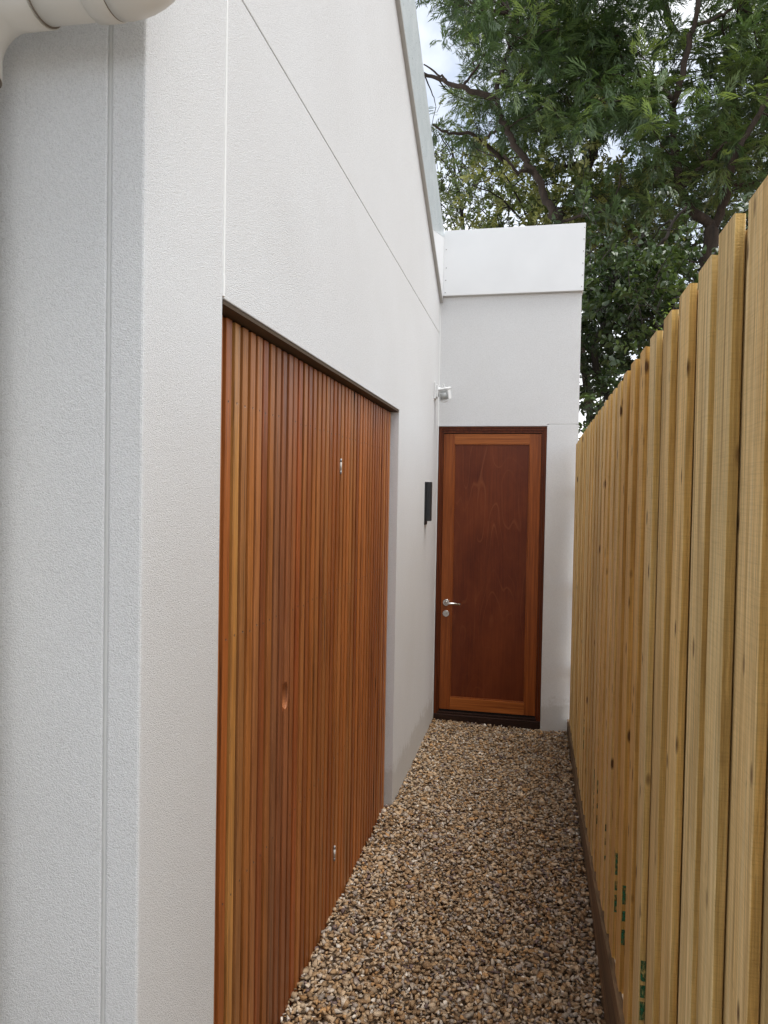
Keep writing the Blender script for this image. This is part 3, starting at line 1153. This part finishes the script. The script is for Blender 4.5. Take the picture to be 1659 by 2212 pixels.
def frames(d, roll):
    """rotation matrices whose x axis is d and whose z axis is as upright as possible"""
    d = d / np.linalg.norm(d, axis=1)[:, None]
    up = np.tile(np.array([0, 0, 1.0]), (len(d), 1)) + rng.normal(0, 0.25, d.shape) * roll
    s = np.cross(up, d)
    s /= np.linalg.norm(s, axis=1)[:, None] + 1e-9
    nn = np.cross(d, s)
    return np.stack([d, s, nn], 2)


def place(templates, pos, dirs, scale, tint, roll=1.0):
    Vs, Fs, Cs = [], [], []
    off = 0
    kind = rng.integers(0, len(templates), len(pos))
    Rm = frames(dirs, roll)
    for k, (V, F) in enumerate(templates):
        idx = np.where(kind == k)[0]
        if not len(idx):
            continue
        v = np.einsum('nij,kj->nki', Rm[idx], V) * scale[idx][:, None, None] + pos[idx][:, None, :]
        f = F[None] + (np.arange(len(idx)) * len(V))[:, None, None] + off
        off += len(idx) * len(V)
        Vs.append(v.reshape(-1, 3)); Fs.append(f.reshape(-1, 4)); Cs.append(np.repeat(tint[idx], len(V), axis=0))
    return np.concatenate(Vs), np.concatenate(Fs), np.concatenate(Cs)


GAPS = [(922, 25, 34), (965, 118, 16), (985, 150, 20), (960, 190, 14), (1062, 450, 14), (1072, 285, 14), (1335, 320, 30), (1300, 345, 20), (1480, 205, 12),
        (1465, 40, 14), (1505, 22, 16), (1545, 85, 14), (1640, 60, 12), (995, 330, 18), (985, 255, 16), (1115, 475, 12), (1400, 150, 12), (1395, 85, 12)]


def sample_region(n, poly_y, Y0, Y1, gaps=True):
    """n points in a band of the picture (list of (x, ylo, yhi)), spread over depth Y0..Y1"""
    xs = np.array([p[0] for p in poly_y]); lo = np.array([p[1] for p in poly_y]); hi = np.array([p[2] for p in poly_y])
    out = []
    while len(out) < n:
        x = rng.uniform(xs[0], xs[-1])
        a, b = np.interp(x, xs, lo), np.interp(x, xs, hi)
        if rng.uniform() > (b - a) / (hi - lo).max():
            continue
        yv = rng.uniform(a, b)
        if gaps and any((x - gx_) ** 2 + (yv - gy_) ** 2 < (gr + 22) ** 2 for gx_, gy_, gr in GAPS):
            continue
        out.append(at(x, yv, rng.uniform(Y0, Y1)))
    return np.array([p[:] for p in out])


def in_gap(P, extra=6):
    q = P - np.array([0, 0, H0])
    z = q @ np.array(CF)
    x = 829.5 + FPX * (q @ np.array(CR)) / z
    yv = 1106 - FPX * (q @ np.array(CU)) / z
    bad = np.zeros(len(P), bool)
    for gx_, gy_, gr in GAPS:
        bad |= (x - gx_) ** 2 + (yv - gy_) ** 2 < (gr + extra) ** 2
    return bad


def twigs_to(bm, src, limbs_pts, r=0.010, jit=0.03):
    L = np.array([p[:] for p in limbs_pts])
    for p in src:
        d = np.linalg.norm(L - p, axis=1)
        j = int(np.argmin(d))
        if d[j] > 2.6 or d[j] < 0.05:
            continue
        a, b = Vector(L[j]), Vector(p)
        mid = (a + b) / 2 + Vector((rnd.gauss(0, 0.12), rnd.gauss(0, 0.12), rnd.uniform(-0.15, 0.05)))
        q = smooth_path([a, mid, b], 4, jit * 0.3)
        n = len(q)
        tube(bm, q, [r * (1.3 - 0.9 * i / (n - 1)) for i in range(n)], 5, False)


FR = [frond(0.15, 4, 0.105, 0.0155, dr, 0.55) for dr in (0.2, 0.5, 0.85)]
FRS = [frond(0.20, 5, 0.09, 0.017, dr, 0.70) for dr in (0.3, 0.55)]


def feathery_crown(name, centres, per, spread, nf, parent, seed_tint=1.0, size=1.0, young=0.2):
    pos, dirs, sc, tn = [], [], [], []
    ros = []
    for c in centres:
        k = max(3, int(rng.normal(per, per * 0.25)))
        q = c + rng.normal(0, 1, (k, 3)) * np.array([spread, spread, spread * 0.62])
        ros.append(q)
    ros = np.concatenate(ros)
    ros = ros[~in_gap(ros, 11)]
    for p in ros:
        yg = rng.uniform() < young
        b = rng.uniform(0.75, 1.25)
        n = int(nf * rng.uniform(0.7, 1.3))
        az = rng.uniform(0, 2 * math.pi, n)
        el = rng.normal(0.10, 0.55, n)
        d = np.stack([np.cos(az) * np.cos(el), np.sin(az) * np.cos(el), np.sin(el)], 1)
        pos.append(p + d * 0.03 + rng.normal(0, 0.035, (n, 3)))
        dirs.append(d)
        sc.append(rng.uniform(0.60, 1.2, n) * size)
        base = np.array((0.062, 0.104, 0.040)) if not yg else np.array((0.150, 0.205, 0.066))
        hue = rng.uniform(0, 1)
        base = base * (1 - 0.30 * hue) + np.array((0.105, 0.135, 0.080)) * 0.30 * hue
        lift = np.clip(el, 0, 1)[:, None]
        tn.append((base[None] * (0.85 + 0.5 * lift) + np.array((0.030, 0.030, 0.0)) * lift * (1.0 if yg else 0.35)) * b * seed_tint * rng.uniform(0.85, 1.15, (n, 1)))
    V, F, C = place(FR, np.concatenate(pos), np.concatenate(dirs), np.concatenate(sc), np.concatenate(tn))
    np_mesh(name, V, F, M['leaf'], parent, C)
    return ros


def simple_leaf(L, W, fold=0.25, curl=0.2):
    V = np.array([(0, 0, 0), (L * .35, W / 2, fold * W), (L * .75, W * .36, fold * W - curl * L * .3), (L, 0, -curl * L),
                  (L * .75, -W * .36, fold * W - curl * L * .3), (L * .35, -W / 2, fold * W), (L * .5, 0, -curl * L * .2)])
    F = np.array([(0, 6, 2, 1), (6, 3, 2, 2), (0, 5, 4, 6), (6, 4, 4, 3)])
    F = np.array([(0, 6, 2, 1), (0, 5, 4, 6), (6, 4, 3, 2)])
    return V, F


LF = [simple_leaf(0.058, 0.027), simple_leaf(0.050, 0.025, 0.1, 0.4), simple_leaf(0.065, 0.024, 0.35, 0.1)]
LFB = [simple_leaf(0.070, 0.038), simple_leaf(0.060, 0.036, 0.1, 0.35), simple_leaf(0.075, 0.036, 0.3, 0.1)]


def leafy_crown(name, centres, per, spread, nleaf, parent, base, tip, lib, size=1.0, young=0.3, gap=True, tw=None):
    ros = []
    for c in centres:
        k = max(3, int(rng.normal(per, per * 0.25)))
        ros.append(c + rng.normal(0, 1, (k, 3)) * np.array([spread, spread, spread * 0.75]))
    ros = np.concatenate(ros)
    if gap:
        ros = ros[~in_gap(ros, 4)]
    pos, dirs, sc, tn = [], [], [], []
    for p in ros:
        td = rng.normal(0, 1, 3) + np.array([0, 0, 0.5])
        td /= np.linalg.norm(td)
        n = int(nleaf * rng.uniform(0.7, 1.3))
        t = rng.uniform(0, 1, n)
        ph = rng.uniform(0, 2 * math.pi, n)
        a = np.cross(td, (0.3, 0.2, 0.93)); a /= np.linalg.norm(a)
        bb = np.cross(td, a)
        d = td[None] * 0.5 + a[None] * np.cos(ph)[:, None] + bb[None] * np.sin(ph)[:, None]
        pos.append(p[None] + td[None] * (t * 0.22)[:, None])
        dirs.append(d)
        sc.append(rng.uniform(0.7, 1.2, n) * size)
        yg = rng.uniform() < young
        c0 = np.array(tip if yg else base)
        tn.append(c0[None] * rng.uniform(0.65, 1.3, (n, 1)) * rng.uniform(0.8, 1.2))
        if tw is not None and rnd.random() < 0.5:
            tube(tw, [Vector(p) - Vector(td) * 0.15, Vector(p) + Vector(td) * 0.2], [0.006, 0.003], 4, False)
    V, F, C = place(lib, np.concatenate(pos), np.concatenate(dirs), np.concatenate(sc), np.concatenate(tn), 2.5)
    np_mesh(name, V, F, M['leaf'], parent, C)
    return ros


# --- feathery tree behind the fence (forked trunk on the right)
ta = thing('feathery_tree', 'feathery leaved tree with a forked brown trunk rising behind the paling fence', 'tree')
bm = bmesh.new()
LP = []
Y = 8.4
fork = c4(1420, 1020, Y)
base = c4(1390, 1180, Y)
LP += limb(bm, [Vector((base.x - 0.12, Y, -0.1)), Vector((base.x - 0.08, Y, 1.8)), base, fork], 0.17, 0.125, 0.01, 12)
LP += limb(bm, [fork, c4(1335, 965, Y), c4(1272, 870, Y + .1), c4(1248, 730, Y + .2), c4(1228, 510, Y + .2), c4(1250, 420, Y), c4(1300, 200, Y - .1), c4(1342, 30, Y - .2), c4(1350, -250, Y - .2)], 0.105, 0.035)
LP += limb(bm, [fork, c4(1462, 910, Y - .1), c4(1482, 820, Y - .2), c4(1522, 680, Y - .3), c4(1600, 545, Y - .3), c4(1700, 330, Y - .4), c4(1760, 0, Y - .4)], 0.085, 0.03)
LP += limb(bm, [c4(1280, 835, Y + .1), c4(1330, 770, Y), c4(1400, 720, Y - .2), c4(1475, 640, Y - .3)], 0.05, 0.02)
LP += limb(bm, [c4(1482, 832, Y - .2), c4(1560, 830, Y - .2), c4(1650, 810, Y - .2)], 0.04, 0.02)
LP += limb(bm, [c4(1245, 450, Y), c4(1190, 400, Y + .2), c4(1120, 370, Y + .5)], 0.045, 0.018)
LP += limb(bm, [c4(1340, 110, Y - .1), c4(1430, 80, Y), c4(1510, 20, Y), c4(1560, -80, Y)], 0.04, 0.018)
LP += limb(bm, [c4(1560, 830, Y + 2), c4(1480, 300, Y + 2), c4(1540, 200, Y + 2), c4(1560, -60, Y + 2)], 0.12, 0.07)
cA = sample_region(92, [(1255, -160, 420), (1330, -200, 600), (1450, -200, 540), (1560, -200, 470), (1800, -200, 300)], 8.1, 10.8)
twigs_to(bm, cA, LP, 0.0085)
rosA = feathery_crown('crown', cA, 8.0, 0.30, 14, ta, 1.3)
twigs_to(bm, rosA[::3], list(map(Vector, cA)), 0.0045)
obj('trunk', bm, M['bark'], ta, True)

# --- feathery tree behind the end wing
tb = thing('feathery_tree', 'feathery leaved tree with slanting brown limbs rising behind the white end fascia', 'tree')
bm = bmesh.new()
LP = []
Y = 8.8
LP += limb(bm, [Vector((1.0, 12.0, -0.1)), Vector((0.85, 11.4, 2.4)), c4(735, 1040, 10.2), c4(712, 1005, Y), c4(660, 900, Y), c4(612, 785, Y), c4(540, 690, Y), c4(500, 605, Y), c4(465, 530, Y), c4(440, 430, Y), c4(455, 340, Y), c4(485, 250, Y), c4(500, 60, Y)], 0.10, 0.035, 0.012)
LP += limb(bm, [c4(612, 785, Y), c4(570, 765, Y - .1), c4(528, 775, Y - .3), c4(470, 700, Y - .5)], 0.05, 0.02)
LP += limb(bm, [c4(437, 440, Y), c4(370, 425, Y), c4(280, 390, Y), c4(180, 355, Y + .2), c4(100, 330, Y + .2)], 0.075, 0.03)
LP += limb(bm, [c4(280, 390, Y), c4(330, 330, Y), c4(390, 240, Y)], 0.035, 0.015)
LP += limb(bm, [c4(210, 365, Y), c4(170, 330, Y), c4(110, 290, Y)], 0.03, 0.012)
LP += limb(bm, [c4(150, 560, Y), c4(210, 595, Y + .1), c4(300, 600, Y + .3), c4(372, 640, Y + .5), c4(470, 720, Y + .8)], 0.02, 0.05)
LP += limb(bm, [c4(372, 640, Y + .5), c4(425, 595, Y + .4), c4(450, 540, Y + .2)], 0.045, 0.02)
LP += limb(bm, [c4(720, 1005, Y), c4(830, 970, Y - .2), c4(930, 940, Y - .3), c4(985, 850, Y - .3), c4(1000, 740, Y - .3)], 0.035, 0.014)
LP += limb(bm, [c4(800, 870, Y + 2), c4(852, 735, Y + 2), c4(882, 630, Y + 2), c4(900, 330, Y + 2), c4(780, 160, Y + 2), c4(720, -50, Y + 2)], 0.15, 0.07)
LP += limb(bm, [c4(852, 735, Y + 2), c4(800, 742, Y + 2), c4(740, 755, Y + 2)], 0.08, 0.04)
LP += limb(bm, [c4(1110, 630, Y + 1), c4(1040, 570, Y + 1), c4(990, 430, Y + 1), c4(880, 300, Y + 1)], 0.05, 0.02)
LP += limb(bm, [c4(1250, 160, Y + 1.5), c4(1210, 90, Y + 1.5), c4(1185, -60, Y + 1.5)], 0.10, 0.07)
cB = sample_region(100, [(905, -120, 240), (960, -160, 270), (1040, -180, 300), (1150, -200, 310), (1260, -200, 330), (1330, -200, 300)], 8.4, 11.2)
twigs_to(bm, cB, LP, 0.0085)
rosB = feathery_crown('crown', cB, 7.2, 0.30, 14, tb, 1.3)
twigs_to(bm, rosB[::3], list(map(Vector, cB)), 0.0045)
obj('trunk', bm, M['bark'], tb, True)

# --- yellow-green small-leaved tree lower in the middle
tc = thing('leafy_tree', 'small yellow green leaved tree showing above the white end fascia under the feathery boughs', 'tree')
bm = bmesh.new()
LP = []
Y = 10.5
LP += limb(bm, [Vector((0.2, 11.6, -0.1)), Vector((0.3, 11.5, 2.5)), at(1150, 520, 11.2), at(1160, 440, 11.0), at(1180, 350, 11.0)], 0.08, 0.03)
for (a, b_) in (((1150, 500), (1020, 400)), ((1150, 480), (1250, 420)), ((1155, 450), (1330, 420)), ((1150, 500), (1060, 340)), ((1200, 520), (1370, 500))):
    LP += limb(bm, [at(*a, 11.2), at((a[0] + b_[0]) / 2, (a[1] + b_[1]) / 2 - 20, 10.9), at(*b_, 10.6)], 0.03, 0.012)
cC = sample_region(74, [(1040, 345, 520), (1120, 335, 530), (1230, 350, 560), (1330, 360, 600), (1400, 400, 620)], 9.6, 12.0)
rosC = leafy_crown('crown', cC, 11, 0.30, 20, tc, (0.14, 0.175, 0.045), (0.34, 0.34, 0.12), LF, 1.45, 0.45, True, bm)
twigs_to(bm, cC, LP, 0.009)
obj('trunk', bm, M['darkbark'], tc, True)

# --- pale thin tree at the left, next to the rake
td_ = thing('leafy_tree', 'thin pale green tree with sky between its leaves beside the raking roof edge', 'tree')
bm = bmesh.new()
LP = []
LP += limb(bm, [Vector((-1.3, 14.0, -0.1)), Vector((-1.2, 14, 3.0)), at(1000, 500, 14), at(985, 400, 14), at(975, 300, 14)], 0.10, 0.03)
for b_ in ((940, 330), (1040, 380), (930, 420), (1060, 440), (1010, 280), (950, 290)):
    LP += limb(bm, [at(995, b_[1] + 90, 14), at((995 + b_[0]) / 2, b_[1] + 30, 13.8), at(*b_, 13.6)], 0.03, 0.01)
cD = sample_region(50, [(915, 300, 520), (1000, 290, 520), (1080, 350, 520), (1130, 420, 520)], 12.8, 15.0)
leafy_crown('crown', cD, 10, 0.36, 20, td_, (0.11, 0.155, 0.060), (0.22, 0.26, 0.12), LF, 1.1, 0.4, True, bm)
twigs_to(bm, cD, LP, 0.009)
obj('trunk', bm, M['darkbark'], td_, True)

# --- dark broadleaf tree between the end wall and the fence
te = thing('broadleaf_tree', 'dense dark glossy leaved tree filling the gap between the white end wall and the fence', 'tree')
bm = bmesh.new()
LP = []
Y = 7.6
LP += limb(bm, [Vector((1.25, 7.7, -0.1)), Vector((1.25, 7.7, 1.6)), at(1290, 800, 7.6), at(1310, 690, 7.6), at(1330, 600, 7.6), at(1400, 500, 7.6)], 0.09, 0.03)
LP += limb(bm, [c4(1230, 1370, Y), c4(1200, 1250, Y), c4(1168, 1195, Y), c4(1165, 1120, Y), c4(1205, 1060, Y), c4(1240, 990, Y), c4(1290, 930, Y)], 0.05, 0.018)
LP += limb(bm, [c4(1168, 1195, Y), c4(1250, 1205, Y - .1), c4(1345, 1255, Y - .2)], 0.03, 0.012)
LP += limb(bm, [c4(1168, 1195, Y), c4(1100, 1160, Y), c4(1020, 1150, Y)], 0.025, 0.010)
LP += limb(bm, [c4(830, 1320, Y), c4(950, 1290, Y), c4(1100, 1310, Y), c4(1200, 1290, Y)], 0.012, 0.02)
cE = sample_region(74, [(1235, 520, 1010), (1290, 520, 1000), (1370, 540, 900), (1450, 560, 760), (1540, 560, 640)], 6.6, 9.2, False)
leafy_crown('crown', cE, 11, 0.26, 19, te, (0.050, 0.080, 0.028), (0.10, 0.145, 0.048), LFB, 1.0, 0.25, False, bm)
twigs_to(bm, cE, LP, 0.009)
obj('trunk', bm, M['darkbark'], te, True)

# --- deep shade planting: far trees behind the fence that close the view
tf = thing('leafy_tree', 'dark background tree standing behind the forked trunk at the right edge', 'tree')
bm = bmesh.new()
LP = limb(bm, [Vector((4.2, 12.5, -0.1)), Vector((4.1, 12.5, 3)), Vector((3.9, 12.4, 6)), Vector((3.7, 12.3, 9))], 0.2, 0.06)
cF = sample_region(50, [(1380, 60, 720), (1480, 40, 640), (1600, 40, 560), (1760, 40, 420)], 11.2, 13.6)
twigs_to(bm, cF, LP, 0.016)
leafy_crown('crown', cF, 11, 0.45, 20, tf, (0.026, 0.050, 0.018), (0.05, 0.085, 0.028), LFB, 1.3, 0.15, True, bm)
obj('trunk', bm, M['darkbark'], tf, True)

# --- sprig peeping over the fence
sp = thing('climbing_sprig', 'bright green leafy sprig peeping over the fence tops', 'plant')
bm = bmesh.new()
tube(bm, smooth_path([Vector((0.36, 2.40, 1.7)), at(1432, 720, 2.45) + Vector((0.03, 0, 0)), at(1424, 706, 2.42), at(1416, 697, 2.4)], 4), 0.0016, 6)
obj('stem', bm, M['darkbark'], sp)
pos = np.array([at(1420 + dx_, 700 + dy_, 2.42)[:] for dx_, dy_ in ((-8, 2), (-3, -8), (5, -3), (-11, 10), (3, 8), (9, 12), (12, -22), (15, -14), (10, -28), (17, -24), (-2, 18), (6, 22), (28, -40), (24, -30))])
n = len(pos)
dirs = rng.normal(0, 1, (n, 3)) + np.array([0, 0, 0.4])
V, F, C = place(LFB, pos, dirs, np.full(n, 0.19), np.tile(np.array((0.20, 0.30, 0.08)), (n, 1)), 2.0)
np_mesh('leaves', V, F, M['leaf'], sp, C)
